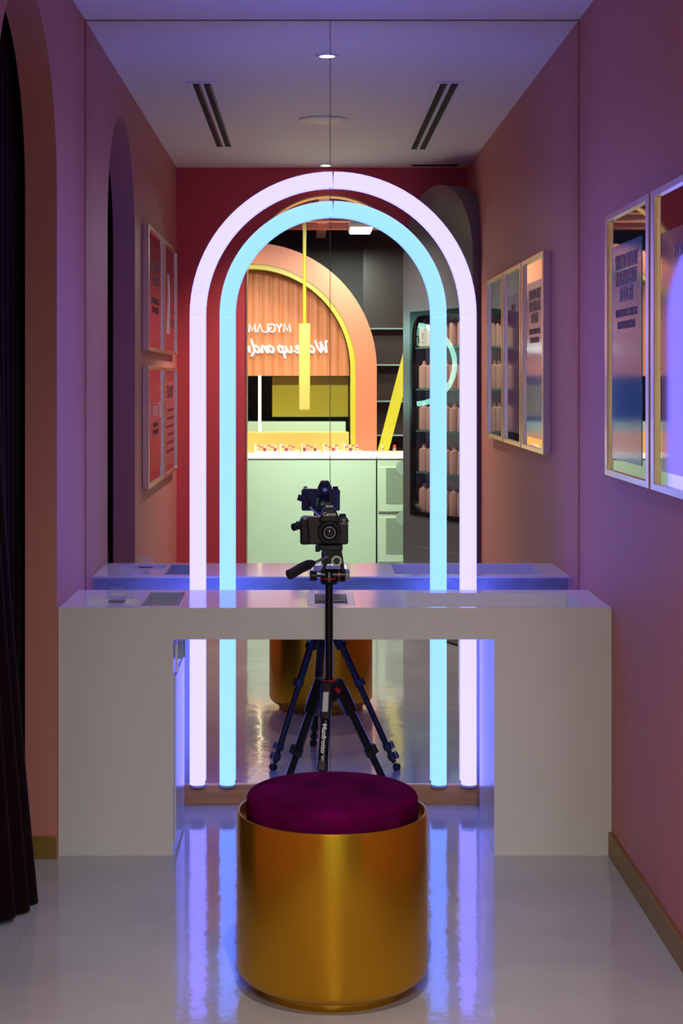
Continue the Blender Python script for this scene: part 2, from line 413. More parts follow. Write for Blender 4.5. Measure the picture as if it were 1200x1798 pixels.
# ------------------------------------------------------------------ stool
SX, SY = .062, 4.11
st = thing('drum_stool', 'round golden drum stool with a burgundy velvet seat, in front of the desk', 'stool', (SX, SY, 0))
R = .2365
prof = [(.19, 0), (.192, .004), (.192, .024)]
MB().lathe([(0, 0)]+prof+[(0, .024)], (SX, SY, 0)).build('plinth', GOLD, st)
prof = [(0, .024), (.190, .024)]
for i in range(9):
    a = PI/2*i/8; prof.append((R-.038+.038*math.sin(a), .024+.034*(1-math.cos(a))))
prof += [(R, .12), (R, .30), (R, .430), (R-.001, .434), (R-.004, .435), (R-.007, .434), (R-.009, .425), (R-.010, .405), (0, .405)]
MB().lathe(prof, (SX, SY, 0), 128).build('drum_body', GOLD, st)
rc = .213; prof = [(0, .406), (rc-.006, .406), (rc, .412), (rc+.001, .44), (rc, .462)]
for i in range(1, 9):
    a = PI/2*i/8; prof.append((rc-.022+.022*math.cos(a), .462+.020*math.sin(a)))
prof += [(.15, .486), (.08, .489), (0, .490)]
MB().lathe(prof, (SX, SY, 0), 128).build('seat_cushion', VELVET, st, sharp=60)

# ------------------------------------------------------------------ tripod
TX, TY = .068, 5.178
tri = thing('camera_tripod', 'black camera tripod with lever clamps between the stool and the desk', 'tripod', (TX, TY, 0))
MB().cyl((TX, TY, .47), (TX, TY, .862), .0125, n=32).box(TX-.002, TX+.002, TY-.0132, TY-.012, .56, .86).build('centre_column', BLK_METAL, tri)
hub = MB().lathe([(0, .497), (.026, .497), (.030, .505), (.030, .53), (.026, .545), (.018, .556), (0, .556)], (TX, TY, 0), 40)
hub.cyl((TX-.0145, TY, .556), (TX-.0145, TY, .562), .008); hub = hub.build('hub', BLK_METAL, tri, sharp=30)
MB().lathe([(.0135, .556), (.021, .556), (.021, .562), (.0135, .562)], (TX, TY, 0), 40).build('locking_collar', RED_ANO, hub)
MB().cyl((TX+.022, TY-.022, .535), (TX+.030, TY-.032, .531), .007).build('release_button', RED_ANO, hub)
feet = [(-.131, 5.335), (.344, 5.335), (.025, 4.92)]
for k, (fx, fy) in enumerate(feet):
    d = Vector((fx-TX, fy-TY, 0)).normalized()
    p0 = Vector((TX, TY, .527))+d*.042; p1 = Vector((fx, fy, .006))
    ax = (p1-p0).normalized(); L = (p1-p0).length
    side = Vector((-d.y, d.x, 0)); nrm = side.cross(ax).normalized()
    if nrm.dot(d) < 0: nrm = -nrm
    at = lambda t: p0+ax*(t*L)
    M = Matrix((side, nrm, ax)).transposed().to_4x4(); 
    def TM(t): 
        m = M.copy(); m.translation = at(t); return m
    leg = MB().tube([at(.06), at(.40)], .0162, 20, sq=.82).build('leg', BLK_METAL, tri)
    m = MB()
    m.box(-.016, .016, -.022, .018, -.045, .075, TM(.02))
    m.build('shoulder', BLK_METAL, leg, bevel=.006, seg=3)
    m = MB().box(-.010, .010, .018, .022, -.012, .052, TM(.02)); m.build('angle_lock', GREY_METAL, leg, bevel=.002)
    MB().tube([at(.40), at(.83)], .0118, 16).build('lower_tube', BLK_METAL, leg)
    MB().tube([at(.83), at(.96)], .0095, 16).build('inner_tube', BLK_METAL, leg)
    for t_ in (.40, .85, .92):
        c = MB().cyl(at(t_-.02), at(t_+.02), .0178 if t_ < .5 else .0155, n=20).box(-.008, .010, .012, .024, -.014, .014, TM(t_)).build('clamp', BLK_PLASTIC, leg, sharp=30)
        if t_ > .5: MB().ring([(-.010, -.012), (.010, -.012), (.010, .014), (-.010, .014)], [(-.006, -.007), (.006, -.007), (.006, .009), (-.006, .009)],
                  at(t_)+nrm*.0245, side, ax, nrm*.002).build('lever_plate', GREY_METAL, leg)
    MB().lathe([(0, 0), (.010, 0), (.015, .006), (.015, .018), (.010, .026), (0, .026)], (fx, fy, 0), 24).build('rubber_foot', BLK_RUBBER, leg)
    if k == 2:
        P = at(.252)+nrm*.0138
        text('brand_lettering', 'Manfrotto', .0195, P, None, WHITE_INK, leg, .0006, 1.12, bold=.0006, uv=(ax, -side if side.x < 0 else side))
        text('brand_lettering', '055', .013, at(.363)+nrm*.0138, None, WHITE_INK, leg, .0006, 1, uv=(ax, -side if side.x < 0 else side))
# head
def H(px, py, dy=0): return ((px-540)/F_PX*TY, TY+dy, EYE-(py-665)/F_PX*TY)
k_ = TY/F_PX
hx, _, hz = H(578, 1027)
base = MB().lathe([(0, .862), (.026, .862), (.029, .868), (.029, .874), (.027, .878), (0, .878)], (TX, TY, 0), 40).build('pan_head', BLK_METAL, tri)
MB().lathe([(0, .878), (.0285, .878), (.0285, .8825), (0, .8825)], (TX, TY, 0), 40).build('red_ring', RED_ANO, base)
z = H(0, 1010)[2]
m = MB().cyl((H(564, 0)[0], TY, z), (H(606, 0)[0], TY, z), .021, n=32).lathe([(0, .8825), (.026, .8825), (.022, .90), (0, .90)], (TX, TY, 0), 32)
m.build('tilt_housing', BLK_METAL, base, sharp=30)
MB().cyl((H(594.5, 0)[0], TY, z), (H(596.5, 0)[0], TY, z), .0214, n=32).build('red_ring', RED_ANO, base)
MB().cyl((H(606, 0)[0], TY, z), (H(614, 0)[0], TY, z), .0205, .018, n=24).build('silver_knob', GREY_METAL, base, bevel=.002)
MB().cyl((H(544, 0)[0], TY, z-.002), (H(557, 0)[0], TY, z-.002), .017, .016, n=20).cyl((H(557, 0)[0], TY, z-.002), (H(565, 0)[0], TY, z-.002), .004).build('black_knob', BLK_PLASTIC, base, bevel=.0025)
a = H(569, 1000); b = H(604, 1000)
m = MB()
for x0, x1, xb in ((566, 572, 566), (598, 606, 606)):
    m.prism([((570 if x0 < 580 else 597-540+540)-578, 0)], (0, 0, 0), (1, 0, 0), (0, 0, 1), (0, 1, 0)) if False else None
m.prism([((565-578)*k_, H(0, 1005)[2]), ((578-578)*k_-.008, H(0, 962)[2]), ((600-578)*k_, H(0, 962)[2]), ((606-578)*k_, H(0, 1005)[2]), ((600-578)*k_, H(0, 1005)[2]), ((596-578)*k_, H(0, 985)[2]), ((574-578)*k_, H(0, 990)[2]), ((570-578)*k_, H(0, 1005)[2])],
        (TX, TY-.016, 0), (1, 0, 0), (0, 0, 1), (0, .032, 0))
m.build('tilt_bracket', BLK_METAL, base, bevel=.002)
kx, _, kz = H(591, 983)
kn = MB().cyl((kx, TY-.030, kz), (kx, TY-.014, kz), .0165, n=32).build('black_knob', BLK_PLASTIC, base, bevel=.002)
MB().lathe([(.0105, 0), (.0165, 0), (.0165, .002), (.0105, .002)], (kx, TY-.0305, kz), 32, axis=(0, -1, 0)).build('silver_ring', GREY_METAL, kn)
MB().box(H(561, 0)[0], H(602, 0)[0], TY-.028, TY+.028, H(0, 965)[2], H(0, 955.3)[2]).build('quick_release_plate', BLK_PLASTIC, base, bevel=.003)
MB().box(H(554, 0)[0], H(562, 0)[0], TY-.02, TY+.0, H(0, 968)[2], H(0, 957)[2]).build('plate_lever', BLK_METAL, base, bevel=.002)
# handles: a short one forward-left and one to the back-left
p = [Vector(H(575, 975, -.035)), Vector(H(550, 985, -.075))]
rod = MB().cyl(p[0], p[1], .0045).build('pan_rod', GREY_METAL, base)
gp = [Vector(H(552, 984, -.07)), Vector(H(545, 985, -.085)), Vector(H(530, 990, -.11)), Vector(H(516, 997, -.13)), Vector(H(508, 1000, -.14))]
MB().tube(smooth_path(gp, 4), [.006+.0095*min(1, i/5) for i in range(17)], 16).build('handle_grip', BLK_RUBBER, rod)
p = [Vector(H(575, 975, .03)), Vector(H(545, 945, .055))]
rod = MB().cyl(p[0], p[1], .0045).build('pan_rod', GREY_METAL, base)
MB().tube([Vector(H(541, 938, .055)), Vector(H(533, 928, .06)), Vector(H(519, 924, .06))], [.010, .013, .012], 16).build('handle_grip', BLK_RUBBER, rod)

# ------------------------------------------------------------------ camera on the tripod
CZ = H(0, 955.2)[2]                                       # underside of the body
CX = (569.4-540)*k_
cm = thing('dslr_camera', 'black digital camera facing the viewer on top of the tripod', 'camera', (CX, TY, CZ))
def C(dx, z): return (CX+dx, CZ+z)
FY = TY-.018; BY = TY+.034
body_o = [(-.0725, 0), (-.0755, .006), (-.0755, .074), (-.073, .082), (-.064, .087), (-.048, .087), (-.022, .086), (.045, .086), (.068, .0845), (.0755, .078), (.0755, .006), (.072, 0)]
bd = MB().prism(body_o, (CX, FY, CZ), (1, 0, 0), (0, 0, 1), (0, BY-FY, 0)).build('body', BLK_PLASTIC, cm, bevel=.004, seg=3)
MB().prism([(-.0745, .001), (-.0755, .08), (-.062, .082), (-.050, .078), (-.046, .04), (-.046, .001)], (CX, FY-.020, CZ), (1, 0, 0), (0, 0, 1), (0, .03, 0)).build('grip', BLK_RUBBER, cm, bevel=.007, seg=3)
MB().cyl((CX-.060, FY-.012, CZ+.082), (CX-.060, FY-.019, CZ+.087), .008, n=20).build('shutter_button', GREY_METAL, cm, bevel=.001)
LX = CX+.0165
MB().prism([(-.034, .07), (-.026, .095), (-.014, .117), (.014, .117), (.026, .095), (.034, .07)], (LX, FY-.012, CZ), (1, 0, 0), (0, 0, 1), (0, .058, 0)).build('viewfinder_hump', BLK_PLASTIC, cm, bevel=.006, seg=3)
hs = MB().box(LX-.011, LX+.011, TY-.005, TY+.018, CZ+.1165, CZ+.1185).box(LX-.011, LX-.008, TY-.005, TY+.018, CZ+.1185, CZ+.1205).box(LX+.008, LX+.011, TY-.005, TY+.018, CZ+.1185, CZ+.1205)
hs.build('hot_shoe', GREY_METAL, cm)
MB().cyl((CX+.058, TY+.005, CZ+.084), (CX+.058, TY+.005, CZ+.094), .0115, .0105, n=28).build('mode_dial', BLK_RUBBER, cm, bevel=.001)
LZ = EYE-(932.5-665)*k_
ln = MB().lathe([(0, -.002), (.036, -.002), (.037, .004), (.0355, .006), (.0335, .007), (.033, .016), (.0335, .02), (.0335, .036), (.032, .038), (.0275, .038), (.024, .030), (.016, .024), (0, .024)], (LX, FY-.004, LZ), 64, axis=(0, -1, 0)).build('lens', BLK_PLASTIC, cm, sharp=30)
MB().lathe([(.0282, .0383), (.0318, .0383), (.0318, .0388), (.0282, .0388)], (LX, FY-.004, LZ), 64, axis=(0, -1, 0)).build('front_ring', BLK_METAL, ln)
MB().lathe([(.0001, .030), (.006, .0295), (.012, .027), (.0155, .0245)], (LX, FY-.004, LZ), 48, axis=(0, -1, 0)).build('front_glass', GLASS_LENS, ln)
MB().lathe([(.0165, .0262), (.018, .0262), (.018, .0275), (.0165, .0275)], (LX, FY-.004, LZ), 48, axis=(0, -1, 0)).build('silver_ring', GREY_METAL, ln)
MB().lathe([(.0338, .0), (.0362, .0), (.0362, .002), (.0338, .002)], (LX, FY-.006, LZ), 48, axis=(0, -1, 0)).build('lens_mount', GREY_METAL, ln)
text('name_lettering', 'Canon', .0155, (LX, FY-.0128, EYE-(901.5-665)*k_), '-y', WHITE_INK, cm, .0004, 1.0, bold=.0003)
text('model_lettering', 'EOS\n5D\nMark IV', .0065, (CX+.0625, FY-.0005, EYE-(915-665)*k_), '-y', WHITE_INK, cm, .0004, 1.0)
MB().cyl((CX+.050, FY, CZ+.018), (CX+.050, FY-.006, CZ+.018), .005, n=16).build('lens_release', BLK_PLASTIC, cm)
for dx in (-.0780, .0770): MB().box(CX+dx-.0015, CX+dx+.0015, TY-.005, TY+.005, CZ+.070, CZ+.076).build('strap_lug', GREY_METAL, cm)
# the back, seen in the mirror
sc = MB().box(CX-.030+.012, CX+.044+.012-.018, BY, BY+.003, CZ+.014, CZ+.064).build('rear_screen', LCD, cm, bevel=.001)
MB().lathe([(0, 0), (.0165, 0), (.0165, .003), (.013, .004), (.006, .004), (.005, .005), (0, .005)], (CX-.052, BY, CZ+.027), 40, axis=(0, 1, 0)).build('control_wheel', BLK_METAL, cm)
MB().box(LX-.022, LX+.022, BY-.002, BY+.012, CZ+.068, CZ+.098).build('eyecup', BLK_RUBBER, cm, bevel=.005, seg=3)
MB().box(LX-.008, LX+.008, BY+.0115, BY+.0125, CZ+.077, CZ+.090).build('viewfinder_window', mat('viewfinder_glass', (.35, .45, .40), .1), cm, bevel=.001)
for dx, z_ in ((.066, .016), (.066, .027), (.066, .038), (.066, .049), (.066, .060), (-.035, .070), (-.046, .074), (-.066, .073), (.052, .076), (.064, .076)):
    MB().cyl((CX+dx, BY-.001, CZ+z_), (CX+dx, BY+.002, CZ+z_), .003, n=12).build('rear_button', mat('grey_button', (.10, .12, .14), .3), cm)

# ------------------------------------------------------------------ curtain in the archway
mb = MB(); NY, NZ = 150, 60; vs = []; fs = []
for j in range(NZ+1):
    z_ = 2.72*j/NZ+.004; b_ = max(0, (1-z_/1.75))**1.25
    for i in range(NY+1):
        s = i/NY; y_ = 4.30+.93*s
        g = math.exp(-((y_-4.73)/.13)**2) if y_ > 4.73 else math.exp(-((y_-4.73)/.26)**2)
        fold = .5+.5*math.sin(s*2*PI*11+.6*math.sin(z_*1.7)+.4*math.sin(s*17))
        x_ = -.925+.024*fold*(1-.45*(z_/2.7)) + .126*b_*g
        vs.append((x_, y_-.02*b_*math.sin(s*7), z_+.012*math.sin(s*9)*(1 if j == 0 else 0)+(0.008 if j == 0 else 0)))
for j in range(NZ):
    for i in range(NY):
        a = j*(NY+1)+i; fs.append((a, a+1, a+NY+2, a+NY+1))
mb.add(vs, fs)
cu = mb.build('curtain', CURT, sharp=180)
sd = cu.modifiers.new('thick', 'SOLIDIFY'); sd.thickness = .003
tag(cu, 'dark burgundy velvet curtain hanging inside the archway of the left wall', 'curtain')

# ------------------------------------------------------------------ framed mirrored prints
GLASSY = mat('tinted_mirror_print', (.46, .44, .46), .02, .92)
BLUE_P = mat('blue_print', (.04, .26, .55), .10, ior=1.2)
ROSE_P = mat('rose_print', (.60, .36, .44), .05, ior=1.33)
GREY_P = mat('silver_mirror_print', (.62, .66, .64), .03, .95)
RED_P = mat('salmon_print_backing', (.33, .13, .125), .05, coat=.8)
PINK_P = mat('pink_print', (.55, .34, .33), .06, coat=.8)
TAN_P = mat('tan_print', (.58, .38, .24), .06, coat=.8, var=(8, (.48, .28, .16), .2, (1, 6, .6)))
INK = mat('dark_ink', (.015, .02, .06), .3)
INKR = mat('plum_ink', (.14, .03, .05), .4)
def frame(name, side, y0, y1, z0, z1, backing, lab, grp, fw=.018, fy=.042, dp=.030):
    sx = 1 if side == 'R' else -1
    xw = XR if side == 'R' else XL
    t = thing(name, lab, 'picture frame', (xw-sx*dp/2, (y0+y1)/2, z0), grp)
    o = [(y0, z0), (y1, z0), (y1, z1), (y0, z1)]; i = [(y0+fy, z0+fw), (y1-fy, z0+fw), (y1-fy, z1-fw), (y0+fy, z1-fw)]
    MB().ring(o, i, (xw-sx*.001, 0, 0), (0, 1, 0), (0, 0, 1), (-sx*dp, 0, 0)).build('frame', CHAMP, t, bevel=.0015)
    MB().box(*sorted((xw-sx*.003, xw-sx*.021)), y0+fy, y1-fy, z0+fw, z1-fw).build('glass_backing', backing, t)
    return t
def sheet(t, side, y0, y1, z0, z1, m, lay=1):
    sx = 1 if side == 'R' else -1; xw = XR if side == 'R' else XL
    return MB().box(*sorted((xw-sx*.021, xw-sx*(.021+.0015*lay))), y0, y1, z0, z1).build('printed_sheet', m, t)
G = 'mirrored prints in gold frames on the right wall'
f1 = frame('picture_frame', 'R', 4.505, 5.17, 1.205, 2.012, GLASSY, 'gold framed print with a blue lettered sheet, nearest the mirror on the right wall', G)
s1 = sheet(f1, 'R', 4.64, 5.09, 1.26, 1.908, BLUE_P)
xs = XR-.0232
for tx, zz, sz, sxx, mm in (('WHAT DO WE LOVE', 1.852, .058, .62, INK), ('MORE THAN BEAUTY', 1.803, .058, .57, INK), ('PRODUCTS?', 1.754, .058, .62, INK), ('BEAUTY PRODUCTS THAT ARE', 1.700, .034, .68, INKR), ('CO-CREATED WITH YOU', 1.664, .034, .68, INKR)):
    text('lettering', tx, sz, (xs, 4.865, zz), '-x', mm, s1, .0004, sxx, bold=.0016 if mm is INK else 0)
f2 = frame('picture_frame', 'R', 3.825, 4.480, 1.205, 2.012, GREY_P, 'gold framed mirrored print with a rose sheet, middle of three on the right wall', G)
s2 = sheet(f2, 'R', 3.95, 4.38, 1.26, 1.89, ROSE_P)
text('lettering', 'YOU', .046, (xs, 4.165, 1.828), '-x', INK, s2, .0004, 1.3)
f3 = frame('picture_frame', 'R', 3.12, 3.80, 1.205, 2.012, GREY_P, 'gold framed silvery mirrored print, farthest from the end wall mirror on the right wall', G)
GL = 'salmon prints in gold frames on the left wall'
defs = [(2.945, 3.82, 1.641, 2.246, 'gold framed print with a pink lettered sheet, upper row beside the curtained archway', 0),
        (2.06, 2.915, 1.641, 2.246, 'gold framed print with a line drawing, upper row beside the red wall', 1),
        (2.945, 3.82, .976, 1.566, 'gold framed print with a tan sheet and white square picture, lower row beside the archway', 2),
        (2.06, 2.915, .976, 1.566, 'gold framed print with a tall pink text sheet, lower row beside the red wall', 3)]
xs = XL+.0232
for y0, y1, z0, z1, lab, k in defs:
    t = frame('picture_frame', 'L', y0, y1, z0, z1, RED_P, lab, GL)
    if k == 0:
        s = sheet(t, 'L', 3.08, 3.68, 1.70, 2.17, PINK_P)
        text('lettering', 'WORK\nHARD', .07, (xs, 3.38, 2.03), '+x', INKR, s, .0004, 1.6)
        text('lettering', 'STAY HUMBLE\nEVERY DAY', .045, (xs, 3.38, 1.87), '+x', INKR, s, .0004, 1.5)
    if k == 1:
        s = sheet(t, 'L', 2.15, 2.80, 1.72, 2.12, mat('plum_print', (.36, .12, .15), .06, coat=.8))
        MB().tube(smooth_path([(xs, 2.68, 1.75), (xs, 2.60, 1.95), (xs, 2.64, 2.08), (xs, 2.56, 1.98), (xs, 2.58, 1.75)], 6), .003, 6).build('line_drawing', WHITE_INK, s)
        mb = MB()
        for q in range(4): mb.box(xs-.0005, xs+.0004, 2.22, 2.42, 1.80+.07*q, 1.84+.07*q)
        mb.build('lettering', INKR, s)
    if k == 2:
        s = sheet(t, 'L', 3.00, 3.77, 1.05, 1.49, TAN_P)
        s_ = sheet(t, 'L', 3.03, 3.74, 1.305, 1.385, mat('grey_white_print', (.6, .6, .66), .1), 2)
        MB().ring([(3.2, 1.312), (3.6, 1.312), (3.6, 1.378), (3.2, 1.378)], [(3.24, 1.318), (3.56, 1.318), (3.56, 1.372), (3.24, 1.372)], (xs+.0015, 0, 0), (0, 1, 0), (0, 0, 1), (.0008, 0, 0)).build('square_picture', TAN_P, s_)
        s3 = sheet(t, 'L', 3.15, 3.62, 1.20, 1.298, PINK_P, 2)
        text('lettering', 'SHOW UP\nEVERY DAY', .035, (xs+.0015, 3.38, 1.255), '+x', INKR, s3, .0004, 1.7)
    if k == 3:
        s = sheet(t, 'L', 2.12, 2.86, 1.03, 1.49, PINK_P)
        text('lettering', 'TRUE', .09, (xs, 2.49, 1.43), '+x', INKR, s, .0004, 2.0, bold=.002)
        mb = MB()
        for q in range(6): mb.box(xs-.0005, xs+.0004, 2.25+.02*(q % 2), 2.72-.03*(q % 3), 1.10+.045*q, 1.115+.045*q)
        mb.build('lettering', INKR, s)

# ------------------------------------------------------------------ ceiling fittings
def vent(x0, x1, y0, y1, lab, cols=2):
    t = thing('ceiling_vent', lab, 'air vent', ((x0+x1)/2, (y0+y1)/2, ZC), 'slot air vents in the ceiling')
    wv = x1-x0
    MB().box(x0, x1, y0, y1, ZC-.004, ZC-.0005).build('vent_frame', WHITE_P, t, bevel=.001)
    for q in range(cols):
        xc = x0+wv*(.33+.36*q)
        MB().box(xc-.016, xc+.016, y0+.03, y1-.03, ZC-.0065, ZC-.004).build('slot', BLACK, t)
        MB().box(xc+.010, xc+.014, y0+.03, y1-.03, ZC-.010, ZC-.0065).build('blade', GREY_METAL, t)
    return t
vent(-.52, -.39, 2.66, 4.63, 'long white ceiling vent with two dark slots on the left')
vent(.545, .675, 2.56, 4.63, 'long white ceiling vent with two dark slots on the right')
t = thing('ceiling_vent', 'short dark slot vent in the ceiling close to the red wall', 'air vent', (.76, 1.9, ZC))
MB().box(.62, .90, 1.84, 1.90, ZC-.004, ZC-.0005).build('vent_frame', mat('vent_dark_frame', (.10, .05, .05), .5), t)
MB().box(.64, .88, 1.855, 1.885, ZC-.006, ZC-.004).build('slot', BLACK, t)
LAMP = mat('lamp_lens', (.8, .8, .8), .3, emis=(1, .95, .9), es=12)
for (x, y, lab) in ((.078, 5.19, 'small recessed ceiling downlight above the desk'), (.11, 1.86, 'small recessed ceiling downlight close to the red wall')):
    t = thing('downlight', lab, 'ceiling light', (x, y, ZC), 'recessed ceiling downlights')
    MB().lathe([(.030, 0), (.045, 0), (.045, -.005), (.030, -.003)], (x, y, ZC), 40).build('trim_ring', WHITE_P, t)
    MB().lathe([(0, -.002), (.030, -.002), (.030, -.0005), (0, -.0005)], (x, y, ZC), 32).build('lamp_lens', LAMP, t)
tag(MB().lathe([(0, -.008), (.112, -.008), (.12, -.004), (.12, -.0005), (0, -.0005)], (.078, 3.60, ZC), 64).build('ceiling_disc', mat('disc_white', (.66, .72, .70), .4)),
    'flat round white disc fitted to the ceiling between the two vents', 'ceiling disc')

# ------------------------------------------------------------------ arched display case standing open beside the red wall
A = Vector((.575, 1.775, 0)); B = Vector((.915, 2.56, 0))
u = (B-A); Wd = u.length; u.normalize(); n_ = Vector((-u.y, u.x, 0))      # n_ faces the room (towards -x)
zsp = 2.62-Wd/2
dc = thing('display_case', 'black steel arched display case with a rounded window beside the red wall', 'display case', tuple((A+B)/2))
outer = arch_outline(0, Wd, .01, zsp, 40)
Th = .12; win0, win1 = .10, Wd-.055; wz0, wz1 = .70, 1.90
# the outline is cut by the window band: top arch plate, bottom plate and two stiles
d = -n_*Th
m = MB()
m.prism([(0, wz1), (Wd, wz1)]+arch_pts(0, Wd, zsp, 40)[::-1], tuple(A), u, (0, 0, 1), d)
m.prism([(0, .01), (Wd, .01), (Wd, wz0), (0, wz0)], tuple(A), u, (0, 0, 1), d)
m.prism([(0, wz0), (win0, wz0), (win0, wz1), (0, wz1)], tuple(A), u, (0, 0, 1), d)
m.prism([(win1, wz0), (Wd, wz0), (Wd, wz1), (win1, wz1)], tuple(A), u, (0, 0, 1), d)
m.build('case_shell', GLOSS_BLACK, dc, sharp=20)
wc = (win0+win1)/2; ww = win1-win0; wh = wz1-wz0
o_ = [(wc+a, (wz0+wz1)/2+b) for a, b in rrect(ww+.004, wh+.004, .01)]; i_ = [(wc+a, (wz0+wz1)/2+b) for a, b in rrect(ww-.05, wh-.05, .11)]
MB().ring(o_, i_, tuple(A+n_*.004), u, (0, 0, 1), -n_*.03).build('window_rim', mat('rim_black', (.006, .006, .008), .2), dc)
MB().prism([(win0, wz0), (win1, wz0), (win1, wz1), (win0, wz1)], tuple(A-n_*.012), u, (0, 0, 1), -n_*.004).build('window_glass', GLASS_PANE, dc)
MB().prism([(win0, wz0), (win1, wz0), (win1, wz1), (win0, wz1)], tuple(A-n_*.10), u, (0, 0, 1), -n_*.01).build('back_panel', mat('case_back', (.75, .86, .82), .3), dc)
MB().prism([(.16, .12), (Wd-.1, .12), (Wd-.1, .52), (.16, .52)], tuple(A+n_*.001), u, (0, 0, 1), n_*.004).build('lower_hatch', GLOSS_BLACK, dc, bevel=.002)
SHELF = mat('case_shelf', (.18, .30, .29), .12)
shz = [.72, .955, 1.20, 1.445, 1.69]
for z_ in shz[1:]:
    MB().prism([(win0+.004, z_-.008), (win1-.004, z_-.008), (win1-.004, z_), (win0+.004, z_)], tuple(A-n_*.02), u, (0, 0, 1), -n_*.075).build('shelf', SHELF, dc)
PINKB = mat('blush_plastic', (.88, .50, .42), .3)
first = None
for si, z_ in enumerate(shz):
    for q in range(7):
        P = A+u*(win0+.06+.095*q)-n_*.062
        if first is None:
            first = thing('pump_bottle', '', 'bottle', (0, 0, 0), 'blush bottles on the display case shelves')
            MB().lathe([(0, 0), (.031, 0), (.034, .004), (.034, .122), (.030, .136), (.016, .141), (.016, .15), (0, .15)], (0, 0, 0), 24).build('bottle_body', PINKB, first)
            MB().lathe([(0, .15), (.010, .15), (.010, .165), (0, .165)], (0, 0, 0), 16).build('cap', PINKB, first)
            b_ = first
        else:
            b_ = copy_tree(first)
        b_.location = (P.x, P.y, z_+.0005); b_['label'] = 'blush pink bottle standing on a shelf of the black arched display case'

# ------------------------------------------------------------------ the shop behind the viewer, seen in the mirror
def ry(Dm): return 2*MY-Dm
PALE = mat('pale_green_lacquer', (.30, .39, .27), .22)
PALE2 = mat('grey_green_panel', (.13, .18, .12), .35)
ct = thing('shop_counter', 'long pale green shop counter with tester trays on top', 'counter', (0, -1.2, 0))
cy = ry(12.5)
MB().box(-2.2, .52, cy-.8, cy, 0, .90).build('counter_body', PALE, ct, bevel=.003)
MB().box(-2.22, .525, cy-.82, cy+.012, .90, .925).build('counter_top', mat('white_counter', (.8, .8, .78), .15), ct, bevel=.003)
kt = thing('drawer_unit', 'pale green drawer unit with two recessed fronts at the end of the counter', 'cabinet', (.9, cy-.4, 0))
MB().box(.53, 1.35, cy-.8, cy, 0, .90).build('unit_body', PALE, kt, bevel=.003)
for z0, z1 in ((.50, .84), (.12, .46)):
    for x0 in (.535, .94):
        dfr = MB().box(x0, x0+.39, cy, cy+.018, z0, z1).build('drawer_front', PALE, kt, bevel=.004)
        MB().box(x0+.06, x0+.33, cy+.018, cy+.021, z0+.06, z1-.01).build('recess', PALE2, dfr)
        MB().cyl((x0+.195, cy+.021, z1-.01), (x0+.195, cy+.024, z1-.01), .06, n=32).build('finger_pull', mat('pull_dark', (.16, .22, .17), .4), dfr)
MB().box(.53, 1.35, cy-.8, cy+.012, .90, .925).build('unit_top', mat('white_counter', (.8, .8, .78), .15), kt, bevel=.003)
# portal arch
ay = ry(13.25); kx_ = 13.25/F_PX
cx = (440-540)*kx_; zs = EYE+(665-648)*kx_; Ro = 222*kx_; Ri = 185*kx_; Ry_ = 176*kx_
ORA = mat('orange_lacquer', (.36, .10, .045), .35)
YEL = mat('yellow_lacquer', (.32, .26, .014), .3)
def ap(R_, z0): return [(cx-R_, z0)]+arch_pts(cx-R_, cx+R_, zs, 48)+[(cx+R_, z0)]
pt = thing('arch_portal', 'thick orange arch with a yellow inner band rising behind the shop counter', 'arch', (cx, ay, .925))
MB().ring(ap(Ro, .926), ap(Ri, .926), (0, ay, 0), (1, 0, 0), (0, 0, 1), (0, -.35, 0), closed=False).build('arch_face', ORA, pt)
MB().ring(ap(Ri, .926), ap(Ry_, .926), (0, ay-.01, 0), (1, 0, 0), (0, 0, 1), (0, -.34, 0), closed=False).build('inner_band', YEL, pt)
# ribbed canopy
rb = ry(13.45); nseg = 20
mb = MB(); vs = []; P = []
zb = EYE+(665-660)*13.45/F_PX
N = 200
xs0, xs1 = cx-Ry_+.006, cx+Ry_-.006
top_ = []; bot = []
for i in range(N+1):
    x = xs0+(xs1-xs0)*i/N
    yb = rb+.012*abs(math.sin(PI*nseg*i/N))
    zt = zs+math.sqrt(max(0, (Ry_-.006)**2-(x-cx)**2))
    vs += [(x, yb, zb), (x, yb, max(zt, zb+.01)), (x, rb-.05, zb), (x, rb-.05, max(zt, zb+.01))]
fs = []
for i in range(N):
    a = 4*i; b = a+4
    fs += [(a, b, b+1, a+1), (a+2, a+3, b+3, b+2), (a, a+2, b+2, b), (a+1, b+1, b+3, a+3)]
mb.add(vs, fs)
tag(mb.build('ribbed_canopy', mat('orange_fluted_panel', (.42, .135, .05), .45), sharp=50), 'fluted orange half-round panel carrying the white shop lettering', 'panel')
# lettering on it
sign = thing('shop_sign', 'white lit shop lettering fixed to the fluted orange panel', 'sign', (0, rb+.03, 1.9))
LIT = mat('lit_white_letters', (.8, .8, .8), .4, emis=(.85, .93, 1.0), es=1.0)
ks = 13.4/F_PX
def strokes(name, items, x_start, z_base, unit, r, shear=0.0, hs=1.0):
    m = MB(); x = x_start
    for wdt, sts in items:
        for stp, sm in sts:
            pts = [(x-(a+shear*b)*unit*hs, rb+.035, z_base+b*unit) for a, b in stp]
            pp = smooth_path(pts, 5) if sm else [Vector(p) for p in pts]
            m.tube(pp, r, 8, sq=1)
        x -= wdt*unit*hs
    return m.build(name, LIT, sign)
Ml = (1.3, [([(0, 0), (.12, 1), (.5, .15), (.9, 1), (1.02, 0)], False)])
Yl = (1.0, [([(0, 1), (.42, .5), (.42, 0)], False), ([(.84, 1), (.42, .5)], False)])
Gl = (1.15, [([(.9, .85), (.6, 1.0), (.2, .9), (.0, .5), (.2, .08), (.6, 0), (.92, .2), (.92, .5), (.55, .5)], False)])
